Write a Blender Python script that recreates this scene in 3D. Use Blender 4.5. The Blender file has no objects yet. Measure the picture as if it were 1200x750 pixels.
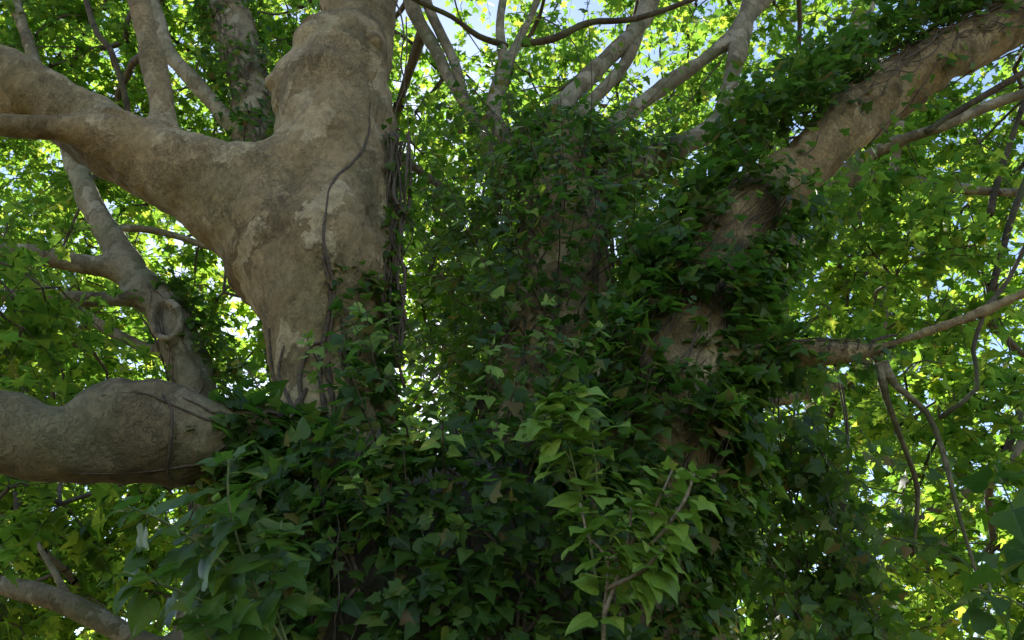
import bpy, math, random
import numpy as np
from mathutils import Vector
random.seed(7)
rng = np.random.default_rng(11)
SC = bpy.context.scene
COL = SC.collection

# ------------------------------------------------------------------ camera
PITCH = math.radians(33.0)
CAMZ = 1.6
F = 933.0                     # focal length in photo pixels (1200 wide): 28 mm on 36 mm
cd = bpy.data.cameras.new('camera'); cam = bpy.data.objects.new('camera', cd); COL.objects.link(cam)
cam.location = (0, 0, CAMZ); cam.rotation_euler = (math.radians(90) + PITCH, 0, 0)
cd.sensor_width = 36; cd.lens = 28; cd.clip_start = 0.05; cd.clip_end = 2000
cd.dof.use_dof = True; cd.dof.focus_distance = 4.6; cd.dof.aperture_fstop = 11.0
SC.camera = cam

# ------------------------------------------------------------------ sky and sun
SUN_EL, SUN_AZ = math.radians(36), math.radians(-10)      # azimuth measured from +Y towards +X
w = bpy.data.worlds.new('World'); SC.world = w; w.use_nodes = True
nt = w.node_tree
sky = nt.nodes.new('ShaderNodeTexSky'); sky.sky_type = 'NISHITA'; sky.sun_disc = False
sky.sun_elevation = SUN_EL; sky.sun_rotation = SUN_AZ
sky.air_density = 1.0; sky.dust_density = .3; sky.ozone_density = 1.0
bg = nt.nodes['Background']; bg.inputs['Strength'].default_value = 0.10
nt.links.new(sky.outputs[0], bg.inputs['Color'])
ld = bpy.data.lights.new('sun', 'SUN'); ld.energy = 5.0; ld.angle = math.radians(0.53); ld.color = (1, 0.95, 0.86)
sun = bpy.data.objects.new('sun', ld); COL.objects.link(sun)
sd = Vector((math.sin(SUN_AZ) * math.cos(SUN_EL), math.cos(SUN_AZ) * math.cos(SUN_EL), math.sin(SUN_EL)))
sun.rotation_euler = sd.to_track_quat('Z', 'Y').to_euler(); sun.location = (0, 0, 30)

# ------------------------------------------------------------------ exposure and render settings
vs = SC.view_settings
vs.view_transform = 'Standard'; vs.look = 'None'; vs.gamma = 1.0; vs.use_curve_mapping = False
vs.exposure = 1.58
SC.cycles.use_denoising = True
SC.cycles.max_bounces = 10; SC.cycles.diffuse_bounces = 4; SC.cycles.transmission_bounces = 6
SC.cycles.glossy_bounces = 3; SC.cycles.sample_clamp_indirect = 6.0
SC.cycles.caustics_reflective = False; SC.cycles.caustics_refractive = False

# ------------------------------------------------------------------ placing helpers
CP, SP = math.cos(PITCH), math.sin(PITCH)
def Q(px, py, Y):
    """world point seen at photo pixel (px, py) that stands at horizontal distance Y"""
    t = (375 - py) / F
    d = Y / (CP - t * SP)
    return np.array([(px - 600) / F * d, Y, CAMZ + d * (SP + t * CP)])
def depth(p):
    p = np.atleast_2d(p); return p[:, 1] * CP + (p[:, 2] - CAMZ) * SP
def proj(p):
    p = np.atleast_2d(p); d = np.maximum(depth(p), .05)
    yc = -p[:, 1] * SP + (p[:, 2] - CAMZ) * CP
    return 600 + p[:, 0] / d * F, 375 - yc / d * F, depth(p)
def R(px, p):                 # radius in metres of a thing px pixels wide at world point p
    return px * .5 * float(depth(p)[0]) / F

# ------------------------------------------------------------------ numpy noise
def _hash(ix, iy, iz):
    n = (ix.astype(np.int64) * 374761393 + iy.astype(np.int64) * 668265263 + iz.astype(np.int64) * 2147483647) & 0x7fffffff
    n = ((n ^ (n >> 13)) * 1274126177) & 0x7fffffff
    n = ((n ^ (n >> 16)) * 1103515245) & 0x7fffffff
    return (n & 0xffff) / 32767.5 - 1.0
def vnoise(p, s, seed=0):
    q = np.atleast_2d(p) * s + seed * 17.31
    i = np.floor(q).astype(np.int64); f = q - i; f = f * f * (3 - 2 * f)
    x, y, z = i.T; fx, fy, fz = f.T
    r = 0
    for dx in (0, 1):
        for dy in (0, 1):
            for dz in (0, 1):
                r = r + _hash(x + dx, y + dy, z + dz) * (fx if dx else 1 - fx) * (fy if dy else 1 - fy) * (fz if dz else 1 - fz)
    return r
def norm(v):
    return v / np.maximum(np.linalg.norm(v, axis=-1, keepdims=True), 1e-9)

# ------------------------------------------------------------------ materials
def mat(name):
    m = bpy.data.materials.new(name); m.use_nodes = True
    n = m.node_tree.nodes; b = n['Principled BSDF']
    return m, m.node_tree, b
def N(t, kind, **kw):
    n = t.nodes.new(kind)
    for k, v in kw.items():
        if k in n.inputs: n.inputs[k].default_value = v
        else: setattr(n, k, v)
    return n
def ramp(t, fac, stops, interp='LINEAR'):
    r = t.nodes.new('ShaderNodeValToRGB'); r.color_ramp.interpolation = interp
    e = r.color_ramp.elements
    while len(e) < len(stops): e.new(0.5)
    for k, (p, c) in enumerate(stops):
        e[k].position = p; e[k].color = (*c, 1)
    t.links.new(fac, r.inputs[0]); return r.outputs[0]
def mix(t, fac, a, b, mode='MIX'):
    m = t.nodes.new('ShaderNodeMix'); m.data_type = 'RGBA'; m.blend_type = mode
    for s, v in ((0, fac), (6, a), (7, b)):
        if hasattr(v, 'is_linked'): t.links.new(v, m.inputs[s])
        else: m.inputs[s].default_value = v if s == 0 else (*v, 1)
    return m.outputs[2]
def math_(t, op, a, b=0.0):
    m = t.nodes.new('ShaderNodeMath'); m.operation = op
    for s, v in ((0, a), (1, b)):
        if hasattr(v, 'is_linked'): t.links.new(v, m.inputs[s])
        else: m.inputs[s].default_value = v
    return m.outputs[0]

def bark_material(name, pal, patch=7.0, rough=1.0, moss=0.3):
    m, t, b = mat(name); L = t.links
    geo = N(t, 'ShaderNodeNewGeometry')
    mp = N(t, 'ShaderNodeMapping'); mp.inputs['Scale'].default_value = (1, 1, .72)
    L.new(geo.outputs['Position'], mp.inputs['Vector'])
    # warped coordinates so the plates get ragged edges
    wn = N(t, 'ShaderNodeTexNoise', Scale=9.0, Detail=5.0, Roughness=.65)
    L.new(mp.outputs[0], wn.inputs['Vector'])
    wv = N(t, 'ShaderNodeVectorMath', operation='MULTIPLY_ADD')
    L.new(wn.outputs['Color'], wv.inputs[0]); wv.inputs[1].default_value = (.26, .26, .26); L.new(mp.outputs[0], wv.inputs[2])
    v1 = N(t, 'ShaderNodeTexVoronoi', Scale=patch); L.new(wv.outputs[0], v1.inputs['Vector'])
    v2 = N(t, 'ShaderNodeTexVoronoi', Scale=patch * 2.9); L.new(wv.outputs[0], v2.inputs['Vector'])
    s1 = N(t, 'ShaderNodeSeparateColor'); L.new(v1.outputs['Color'], s1.inputs[0])
    s2 = N(t, 'ShaderNodeSeparateColor'); L.new(v2.outputs['Color'], s2.inputs[0])
    big = N(t, 'ShaderNodeTexNoise', Scale=1.3, Detail=4.0); L.new(mp.outputs[0], big.inputs['Vector'])
    sel = math_(t, 'ADD', math_(t, 'MULTIPLY', s1.outputs[0], .5), math_(t, 'MULTIPLY', big.outputs[0], .6))
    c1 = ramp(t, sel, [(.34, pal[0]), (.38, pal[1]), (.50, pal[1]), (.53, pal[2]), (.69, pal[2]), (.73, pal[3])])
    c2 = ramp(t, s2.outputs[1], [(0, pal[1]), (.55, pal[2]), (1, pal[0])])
    c = mix(t, .34, c1, c2)
    fine = N(t, 'ShaderNodeTexNoise', Scale=27.0, Detail=6.0, Roughness=.66); L.new(mp.outputs[0], fine.inputs['Vector'])
    c = mix(t, .55, c, ramp(t, fine.outputs[0], [(.3, (.36, .34, .32)), (.5, (.86, .86, .86)), (.72, (1.2, 1.16, 1.08))]), 'MULTIPLY')
    cr_ = N(t, 'ShaderNodeTexNoise', Scale=30.0, Detail=3.0); L.new(mp.outputs[0], cr_.inputs['Vector'])
    st = N(t, 'ShaderNodeTexNoise', Scale=3.1, Detail=7.0, Roughness=.62); L.new(wv.outputs[0], st.inputs['Vector'])
    c = mix(t, ramp(t, st.outputs[0], [(.54, (0, 0, 0)), (.70, (.38, .38, .38))]), c, (.12, .085, .05))
    ms = N(t, 'ShaderNodeTexNoise', Scale=2.2, Detail=5.0); L.new(geo.outputs['Position'], ms.inputs['Vector'])
    c = mix(t, math_(t, 'MULTIPLY', ramp(t, ms.outputs[0], [(.48, (0, 0, 0)), (.66, (1, 1, 1))]), moss), c, (.10, .125, .045))
    ck = N(t, 'ShaderNodeTexVoronoi', Scale=patch * 3.3); ck.feature = 'DISTANCE_TO_EDGE'
    wv2 = N(t, 'ShaderNodeVectorMath', operation='MULTIPLY_ADD'); L.new(cr_.outputs['Color'], wv2.inputs[0]); wv2.inputs[1].default_value = (.09, .09, .09); L.new(wv.outputs[0], wv2.inputs[2])
    L.new(wv2.outputs[0], ck.inputs['Vector'])
    crack = math_(t, 'MULTIPLY', ramp(t, ck.outputs[0], [(0, (1, 1, 1)), (.05, (.35, .35, .35)), (.12, (0, 0, 0))]), ramp(t, st.outputs[0], [(.40, (0, 0, 0)), (.56, (1, 1, 1))]))
    c = mix(t, math_(t, 'MULTIPLY', crack, .10), c, (.045, .03, .017))
    L.new(c, b.inputs['Base Color']); b.inputs['Roughness'].default_value = .86
    b.inputs['Specular IOR Level'].default_value = .25
    h = math_(t, 'ADD', math_(t, 'MULTIPLY', s1.outputs[1], .45), math_(t, 'MULTIPLY', s2.outputs[2], .35))
    h = math_(t, 'ADD', h, math_(t, 'MULTIPLY', fine.outputs[0], .55))
    cr = N(t, 'ShaderNodeTexNoise', Scale=16.0, Detail=6.0, Roughness=.7); cr.inputs['Distortion'].default_value = .8
    L.new(mp.outputs[0], cr.inputs['Vector'])
    h = math_(t, 'SUBTRACT', math_(t, 'ADD', h, cr.outputs[0]), math_(t, 'MULTIPLY', crack, .2))
    bp = N(t, 'ShaderNodeBump', Strength=.75 * rough, Distance=.022); L.new(h, bp.inputs['Height'])
    L.new(bp.outputs[0], b.inputs['Normal'])
    return m
M = {}
M['bark'] = bark_material('plane_bark', [(.16, .108, .050), (.275, .20, .098), (.385, .275, .14), (.57, .44, .255)], patch=6.0, rough=1.5, moss=.22)
M['bark_brown'] = bark_material('brown_bark', [(.09, .064, .034), (.15, .112, .06), (.215, .155, .082), (.30, .235, .135)], patch=6.0, rough=1.5, moss=.3)  # darker, browner palette for the low limb and its burl
M['bark_grey'] = bark_material('grey_bark', [(.11, .088, .05), (.19, .155, .092), (.29, .24, .155), (.44, .385, .275)], patch=9, moss=.45)
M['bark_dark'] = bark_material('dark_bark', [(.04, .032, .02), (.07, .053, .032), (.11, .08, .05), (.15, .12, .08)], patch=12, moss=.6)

def simple_bark(name, a, b_, sc=60):
    m, t, b = mat(name); geo = N(t, 'ShaderNodeNewGeometry')
    n = N(t, 'ShaderNodeTexNoise', Scale=sc, Detail=5.0); t.links.new(geo.outputs['Position'], n.inputs['Vector'])
    t.links.new(ramp(t, n.outputs[0], [(.32, a), (.7, b_)]), b.inputs['Base Color']); b.inputs['Roughness'].default_value = .8
    bp = N(t, 'ShaderNodeBump', Strength=.6, Distance=.006); t.links.new(n.outputs[0], bp.inputs['Height']); t.links.new(bp.outputs[0], b.inputs['Normal'])
    return m
M['vine'] = simple_bark('vine_bark', (.035, .024, .014), (.12, .082, .046))
M['vine_pale'] = simple_bark('pale_vine', (.13, .10, .06), (.30, .23, .14))
M['twig'] = simple_bark('twig_bark', (.045, .035, .022), (.12, .095, .06), 30)
M['green_stem'] = simple_bark('green_stem', (.10, .13, .04), (.20, .22, .07), 40)

def leaf_material(name, cols, trans_cols, trans, rough, vein, veinmix, spec=.5):
    m, t, b = mat(name); L = t.links
    geo = N(t, 'ShaderNodeNewGeometry'); oi = N(t, 'ShaderNodeObjectInfo')
    r = math_(t, 'FRACT', math_(t, 'ADD', geo.outputs['Random Per Island'], oi.outputs['Random']))
    n = len(cols) - 1
    c = ramp(t, r, [(p, k) for p, k in cols]); tc = ramp(t, r, [(p, k) for p, k in trans_cols])
    uv = N(t, 'ShaderNodeUVMap'); sx = N(t, 'ShaderNodeSeparateXYZ'); L.new(uv.outputs[0], sx.inputs[0])
    ax = math_(t, 'ABSOLUTE', sx.outputs[0])
    # midrib, plus side ribs fanning from the base
    rib = math_(t, 'LESS_THAN', ax, .016)
    ang = math_(t, 'ARCTAN2', ax, math_(t, 'ADD', sx.outputs[1], -.02))
    for a0 in (.62, 1.25):
        d = math_(t, 'ABSOLUTE', math_(t, 'SUBTRACT', ang, a0))
        rib = math_(t, 'MAXIMUM', rib, math_(t, 'LESS_THAN', d, .028))
    w_ = N(t, 'ShaderNodeTexNoise', Scale=7.0, Detail=3.0); L.new(uv.outputs[0], w_.inputs['Vector'])
    c = mix(t, .5, c, ramp(t, w_.outputs[0], [(.3, (.6, .6, .6)), (.7, (1.25, 1.25, 1.15))]), 'MULTIPLY')
    c = mix(t, math_(t, 'MULTIPLY', rib, veinmix), c, vein)
    tc = mix(t, math_(t, 'MULTIPLY', rib, veinmix), tc, tuple(.55 * k for k in trans_cols[1][1]))
    L.new(c, b.inputs['Base Color']); b.inputs['Roughness'].default_value = rough
    b.inputs['Specular IOR Level'].default_value = spec
    bp = N(t, 'ShaderNodeBump', Strength=.35, Distance=.004); L.new(math_(t, 'ADD', w_.outputs[0], math_(t, 'MULTIPLY', rib, -.6)), bp.inputs['Height']); L.new(bp.outputs[0], b.inputs['Normal'])
    tr = N(t, 'ShaderNodeBsdfTranslucent'); L.new(tc, tr.inputs['Color'])
    mx = N(t, 'ShaderNodeMixShader'); mx.inputs[0].default_value = trans
    L.new(b.outputs[0], mx.inputs[1]); L.new(tr.outputs[0], mx.inputs[2])
    L.new(mx.outputs[0], t.nodes['Material Output'].inputs['Surface'])
    return m
M['plane_leaf'] = leaf_material('plane_leaf', [(0, (.026, .060, .008)), (.5, (.042, .088, .010)), (.9, (.07, .115, .014)), (1, (.10, .12, .02))],
                                [(0, (.15, .33, .035)), (.5, (.27, .48, .045)), (.9, (.43, .60, .055)), (1, (.54, .57, .07))], .60, .5, (.11, .16, .05), .45, .22)
M['ivy_leaf'] = leaf_material('ivy_leaf', [(0, (.022, .052, .008)), (.35, (.046, .090, .013)), (.7, (.066, .12, .016)), (.93, (.105, .16, .022)), (.965, (.16, .16, .03)), (1, (.17, .10, .04))],
                              [(0, (.08, .20, .02)), (.35, (.12, .28, .025)), (.7, (.17, .35, .03)), (.93, (.24, .42, .035)), (.965, (.36, .36, .05)), (1, (.28, .16, .05))], .44, .42, (.12, .18, .06), .6, .32)
M['ivy_young'] = leaf_material('ivy_young_leaf', [(0, (.15, .25, .032)), (.5, (.20, .32, .042)), (.9, (.25, .36, .05)), (1, (.29, .33, .055))],
                               [(0, (.16, .32, .03)), (.5, (.2, .37, .035)), (.9, (.26, .40, .04)), (1, (.32, .36, .05))], .34, .46, (.14, .2, .07), .5, .3)
M['ivy_mid'] = leaf_material('ivy_mid_leaf', [(0, (.05, .10, .014)), (.5, (.07, .13, .017)), (.9, (.10, .165, .02)), (1, (.13, .17, .02))],
                             [(0, (.12, .27, .03)), (.5, (.15, .32, .035)), (.9, (.2, .38, .04)), (1, (.28, .38, .05))], .40, .40, (.12, .19, .06), .6, .28)
def ground_material():
    m, t, b = mat('leaf_litter_ground'); geo = N(t, 'ShaderNodeNewGeometry')
    n = N(t, 'ShaderNodeTexNoise', Scale=1.4, Detail=9.0, Roughness=.7); t.links.new(geo.outputs['Position'], n.inputs['Vector'])
    t.links.new(ramp(t, n.outputs[0], [(.3, (.08, .085, .03)), (.5, (.17, .14, .07)), (.7, (.26, .19, .11))]), b.inputs['Base Color'])
    b.inputs['Roughness'].default_value = .95
    bp = N(t, 'ShaderNodeBump', Strength=.8, Distance=.03); t.links.new(n.outputs[0], bp.inputs['Height']); t.links.new(bp.outputs[0], b.inputs['Normal'])
    return m
M['ground'] = ground_material()

# ------------------------------------------------------------------ object helpers
def new_obj(name, me, parent=None):
    o = bpy.data.objects.new(name, me); COL.objects.link(o)
    if parent is not None: o.parent = parent
    return o
def mesh_np(name, V, T, material, uv=None, smooth=True):
    """triangle mesh from numpy arrays"""
    me = bpy.data.meshes.new(name)
    V = np.ascontiguousarray(V, dtype=np.float32); T = np.ascontiguousarray(T, dtype=np.int32)
    k = T.shape[1]
    me.vertices.add(len(V)); me.vertices.foreach_set('co', V.ravel())
    me.loops.add(T.size); me.loops.foreach_set('vertex_index', T.ravel())
    me.polygons.add(len(T)); me.polygons.foreach_set('loop_start', np.arange(0, T.size, k, dtype=np.int32))
    if uv is not None:
        u = me.uv_layers.new(name='UVMap'); u.data.foreach_set('uv', np.ascontiguousarray(uv[T.ravel()], dtype=np.float32).ravel())
    if smooth: me.polygons.foreach_set('use_smooth', np.ones(len(T), dtype=bool))
    me.materials.append(material); me.update(calc_edges=True)
    return me
def thing(name, label, cat, loc=(0, 0, 0), group=None):
    o = bpy.data.objects.new(name, None); COL.objects.link(o); o.empty_display_size = .2
    o['label'] = label; o['category'] = cat
    if group: o['group'] = group
    return o

def spline(pts, step=.08):
    """Catmull-Rom through (xyz, r) rows, resampled at about step metres"""
    P_ = np.array(pts, float)
    if len(P_) == 2:
        n = max(2, int(np.linalg.norm(P_[1, :3] - P_[0, :3]) / step) + 1)
        return P_[0] + (P_[1] - P_[0]) * np.linspace(0, 1, n)[:, None]
    E = np.vstack([2 * P_[0] - P_[1], P_, 2 * P_[-1] - P_[-2]])
    out = []
    for i in range(1, len(E) - 2):
        a, b, c, d = E[i - 1], E[i], E[i + 1], E[i + 2]
        n = max(2, int(np.linalg.norm(c[:3] - b[:3]) / step))
        t = np.linspace(0, 1, n, endpoint=False)[:, None]
        out.append(.5 * ((2 * b) + (c - a) * t + (2 * a - 5 * b + 4 * c - d) * t ** 2 + (3 * b - a - 3 * c + d) * t ** 3))
    out.append(P_[-1:]); S = np.vstack(out); S[:, 3] = np.maximum(S[:, 3], .0015)
    return S
def tube(S, sides=8, wob=0.0, seed=0):
    """closed tube round spline rows (xyz, r): quads as two triangles"""
    S = np.asarray(S); P_ = S[:, :3]; n = len(P_)
    T = norm(np.gradient(P_, axis=0))
    up = np.array([0, 0, 1.0]) if abs(T[0][2]) < .9 else np.array([1.0, 0, 0])
    A = np.empty_like(P_); a = norm(np.cross(T[0], up))
    for i in range(n):
        a = norm(a - T[i] * a.dot(T[i])); A[i] = a
    B = np.cross(T, A)
    th = np.linspace(0, 2 * np.pi, sides, endpoint=False)
    dirs = A[:, None, :] * np.cos(th)[None, :, None] + B[:, None, :] * np.sin(th)[None, :, None]
    V = P_[:, None, :] + dirs * S[:, 3][:, None, None]
    V = V.reshape(-1, 3)
    if wob:
        V = V + dirs.reshape(-1, 3) * (np.repeat(S[:, 3], sides) * wob * (vnoise(V, 9, seed) + .6 * vnoise(V, 23, seed + 1)))[:, None]
    i = np.arange(n - 1)[:, None] * sides; j = np.arange(sides)[None]; j2 = (j + 1) % sides
    a_, b_, c_, d_ = i + j, i + j2, i + sides + j2, i + sides + j
    F_ = np.concatenate([np.stack([a_, b_, c_], -1).reshape(-1, 3), np.stack([a_, c_, d_], -1).reshape(-1, 3)])
    V = np.vstack([V, P_[0], P_[-1]]); k = n * sides
    jj = np.arange(sides); cap = np.stack([np.full(sides, k), (jj + 1) % sides, jj], -1)
    cap2 = np.stack([np.full(sides, k + 1), (n - 1) * sides + jj, (n - 1) * sides + (jj + 1) % sides], -1)
    return V, np.vstack([F_, cap, cap2])
def tubes(P_, r, sides):
    """many open tubes at once: P_ (n, k, 3) points, r (n, k) radii"""
    n, k, _ = P_.shape
    T = norm(np.gradient(P_, axis=1)); up = np.where(np.abs(T[..., 2:3]) < .9, [[[0, 0, 1.0]]], [[[1.0, 0, 0]]])
    up = np.repeat(up[:, :1], k, axis=1)
    A = norm(np.cross(T, up)); B = np.cross(T, A); th = np.linspace(0, 2 * np.pi, sides, endpoint=False)
    V = P_[:, :, None] + (A[:, :, None] * np.cos(th)[None, None, :, None] + B[:, :, None] * np.sin(th)[None, None, :, None]) * r[:, :, None, None]
    i = np.arange(k - 1)[:, None] * sides; j = np.arange(sides)[None]; j2 = (j + 1) % sides
    a_, b_, c_, d_ = i + j, i + j2, i + sides + j2, i + sides + j
    F_ = np.concatenate([np.stack([a_, b_, c_], -1).reshape(-1, 3), np.stack([a_, c_, d_], -1).reshape(-1, 3)])
    return V.reshape(-1, 3), (F_[None] + (np.arange(n) * k * sides)[:, None, None]).reshape(-1, 3)
def join(parts):
    V, T, o = [], [], 0
    for v, t in parts:
        V.append(v); T.append(t + o); o += len(v)
    return np.vstack(V), np.vstack(T)

# ------------------------------------------------------------------ fused wood: smooth union of tapered limbs
def seg_sdf(X, S):
    """distance of points X to a chain of tapered segments S"""
    best = np.full(len(X), 1e9)
    for i in range(len(S) - 1):
        a, b = S[i, :3], S[i + 1, :3]; ab = b - a
        h = np.clip(((X - a) @ ab) / max(ab @ ab, 1e-12), 0, 1)
        d = np.linalg.norm(X - a - h[:, None] * ab, axis=1) - (S[i, 3] + (S[i + 1, 3] - S[i, 3]) * h)
        np.minimum(best, d, out=best)
    return best
BVH = None            # skin of the great tree, for laying vines on it
def wood(root, chains, voxel, material, amp=1.0):
    """chains: list of dict(name, pts, k). One seamless skin, cut into one object per chain"""
    step = [max(.06, np.mean([p[3] for p in c['pts']]) * .45) for c in chains]
    Ss = [spline(c['pts'], s) for c, s in zip(chains, step)]
    V, T = join([tube(S, 14) for S in Ss])
    me = mesh_np('raw', V, T, material)
    o = new_obj('raw', me); md = o.modifiers.new('r', 'REMESH'); md.mode = 'VOXEL'; md.voxel_size = voxel
    dg = bpy.context.evaluated_depsgraph_get(); ev = o.evaluated_get(dg)
    m2 = bpy.data.meshes.new_from_object(ev); bpy.data.objects.remove(o); bpy.data.meshes.remove(me)
    nv = len(m2.vertices); X = np.empty(nv * 3, np.float32); m2.vertices.foreach_get('co', X); X = X.reshape(-1, 3).astype(float)
    nl = len(m2.loops); li = np.empty(nl, np.int32); m2.loops.foreach_get('vertex_index', li)
    Fq = li.reshape(-1, 4); E = np.empty(len(m2.edges) * 2, np.int32); m2.edges.foreach_get('vertices', E); E = E.reshape(-1, 2)
    def normals(X):
        n = np.cross(X[Fq[:, 2]] - X[Fq[:, 0]], X[Fq[:, 3]] - X[Fq[:, 1]]); vn = np.zeros_like(X)
        for c in range(4):
            for k in range(3): vn[:, k] += np.bincount(Fq[:, c], n[:, k], nv)
        return norm(vn)
    deg = np.bincount(E.ravel(), minlength=nv)[:, None]
    def smooth(X, f=.5):
        s = np.zeros_like(X)
        for k in range(3): s[:, k] = np.bincount(E[:, 0], X[E[:, 1], k], nv) + np.bincount(E[:, 1], X[E[:, 0], k], nv)
        return X + f * (s / np.maximum(deg, 1) - X)
    def sdf(X, want=False):
        D = np.full((len(Ss), len(X)), 1e3)
        for i, S in enumerate(Ss):
            mg = S[:, 3].max() + .45
            sel = np.all((X > S[:, :3].min(0) - mg) & (X < S[:, :3].max(0) + mg), axis=1)
            if sel.any(): D[i, sel] = seg_sdf(X[sel], S)
        if want: return D
        d = D[0].copy()
        for i in range(1, len(Ss)):
            k = chains[i].get('k', .1); e = D[i]
            h = np.clip(k - np.abs(d - e), 0, None) / k
            d = np.minimum(d, e) - h * h * k * .25
        return d
    X = smooth(smooth(X))
    for it in range(3):
        X = X - normals(X) * np.clip(sdf(X), -.15, .15)[:, None] * (1.0 if it else .8)
        X = smooth(X, .5)
    D = sdf(X, True); owner = D.argmin(0)
    rad = np.array([np.mean(S[:, 3]) for S in Ss])[owner]
    nn = normals(X); sq = X * np.array([1, 1, .6])
    lump = vnoise(sq, 2.6, 1) * .065 + vnoise(sq, 6.0, 2) * .036 + vnoise(sq, 13, 3) * .016 + np.abs(vnoise(sq, 30, 4)) * -.006
    flute = np.minimum(0, vnoise(X * np.array([1, 1, .22]), 8.0, 5) + .25) * .03       # long shallow furrows up the stem
    X = X + nn * ((lump + flute) * amp * np.clip(rad / .3, .15, 1))[:, None]
    nn = normals(X)
    fo = np.array([np.bincount(r, minlength=len(Ss)).argmax() for r in owner[Fq]]) if len(Ss) < 2 else owner[Fq[:, 0]]
    bpy.data.meshes.remove(m2)
    from mathutils.bvhtree import BVHTree
    global BVH
    if BVH is None: BVH = BVHTree.FromPolygons(X.tolist(), Fq.tolist())
    objs = []
    for i, c in enumerate(chains):
        f = Fq[fo == i]
        if not len(f): continue
        ids, inv = np.unique(f, return_inverse=True)
        me = mesh_np(c['name'], X[ids], inv.reshape(-1, 4), c.get('mat', material))
        me.normals_split_custom_set_from_vertices(nn[ids].tolist())
        ob = new_obj(c['name'], me, root)
        if c.get('label'): ob['label'] = c['label']
        objs.append(ob)
    return Ss, objs
def wpts(rows):
    """rows (px, py, Y, width in px) -> (x, y, z, r)"""
    out = []
    for px, py, Y, wd in rows:
        p = Q(px, py, Y); out.append((*p, R(wd, p)))
    return out

# ------------------------------------------------------------------ leaves
def leaf_template(half, petiole, fold, droop, curl, centre=.3):
    """half outline (x>=0, from base to tip) -> verts, tris, uv; origin at the end of the petiole"""
    half = np.array(half, float)
    left = half[1:-1][::-1] * [-1, 1]
    O = np.vstack([half, left]); n = len(O)
    P2 = np.vstack([[0, centre], O]); uv = P2.copy()
    z = -fold * np.abs(P2[:, 0]) ** 1.3 * np.sign(fold) * np.sign(fold) - droop * P2[:, 1] ** 2 + curl * P2[:, 0] * P2[:, 1]
    V = np.column_stack([P2[:, 0], P2[:, 1] + petiole, z])
    T = [(0, 1 + (i + 1) % n, 1 + i) for i in range(n)]
    # petiole: a narrow strip from the twig to the leaf base
    k = len(V); pw = .016
    V = np.vstack([V, [[-pw, petiole + .04, -.004], [pw, petiole + .04, -.004], [0, 0, -.10 * petiole]]]); uv = np.vstack([uv, [[0, 0], [0, 0], [0, 0]]])
    T.append((k, k + 1, k + 2))
    T = np.array(T); T = T[:, ::-1].copy()
    return V, T, uv
def leaf_fine(half, petiole, fold, droop, curl, wave, seed):
    """curved blade: rounded outline, an inner ring and a midrib, with cupped lobes and rippled margin"""
    H = np.array(half, float); n0 = len(H)
    E = np.vstack([2 * H[0] - H[1], H, 2 * H[-1] - H[-2]]); out = []
    for i in range(1, len(E) - 2):
        a, b, c, d = E[i - 1:i + 3]
        for t in (0, .34, .67):
            cr = .5 * ((2 * b) + (c - a) * t + (2 * a - 5 * b + 4 * c - d) * t ** 2 + (3 * b - a - 3 * c + d) * t ** 3)
            out.append(.65 * cr + .35 * (b + (c - b) * t))
    out.append(H[-1]); O = np.array(out); O[:, 0] = np.maximum(O[:, 0], 0); n = len(O)
    rib = np.column_stack([np.zeros(n), np.clip(np.linspace(.02, 1, n) * .55 + O[:, 1] * .45, 0, 1)])
    rib[-1] = O[-1]; rows = [rib, rib * .5 + O * .5, O]; V2 = []; T = []
    for sgn in (1, -1):
        o = len(V2)
        for rw in rows: V2 += [(sgn * x, y) for x, y in rw]
        for q in range(2):
            for i in range(n - 1):
                a, b, c, d = o + q * n + i, o + q * n + i + 1, o + (q + 1) * n + i + 1, o + (q + 1) * n + i
                T += [(a, d, c), (a, c, b)] if sgn > 0 else [(a, c, d), (a, b, c)]
    V2 = np.array(V2); x, y = V2.T; ax = np.abs(x); rr = np.random.default_rng(seed); ph = rr.uniform(0, 6, 3)
    ang = np.arctan2(ax, y + .05); rad_ = np.hypot(x, y)
    z = fold * ax ** 1.2 - droop * y ** 2 + curl * x * y + wave * rad_ ** 2 * np.sin(ang * 5 + ph[0] + np.sign(x)) - .25 * ax ** 2 + .03 * np.sin(y * 7 + ph[1]) * ax
    V = np.column_stack([x, y + petiole, z]); uv = V2.copy(); k = len(V); pw = .018
    V = np.vstack([V, [[-pw, petiole + .05, 0], [pw, petiole + .05, 0], [-pw, 0, -.12 * petiole], [pw, 0, -.12 * petiole], [0, petiole + .05, -.03], [0, 0, -.12 * petiole - .03]]]); uv = np.vstack([uv, np.zeros((6, 2))])
    T += [(k, k + 2, k + 3), (k, k + 3, k + 1), (k, k + 4, k + 5), (k, k + 5, k + 2), (k + 1, k + 3, k + 5), (k + 1, k + 5, k + 4)]
    return V, np.array(T), uv
IVY = [(0, .02), (.15, -.12), (.36, -.13), (.46, -.01), (.37, .15), (.56, .34), (.30, .45), (.17, .70), (0, 1)]
IVY2 = [(0, .02), (.20, -.10), (.43, .0), (.50, .20), (.38, .40), (.22, .66), (.10, .85), (0, 1)]
MATURE = [(0, 0), (.26, -.06), (.47, .06), (.52, .25), (.36, .48), (.16, .76), (0, 1)]
PLANE = [(0, 0), (.12, -.07), (.33, -.10), (.29, .03), (.56, .08), (.40, .17), (.38, .25), (.66, .46), (.49, .50), (.28, .42), (.34, .64), (.18, .70), (0, 1.02)]
PLANEF = [(0, 0), (.44, -.02), (.30, .22), (.63, .46), (.25, .47), (0, 1.0)]
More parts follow.
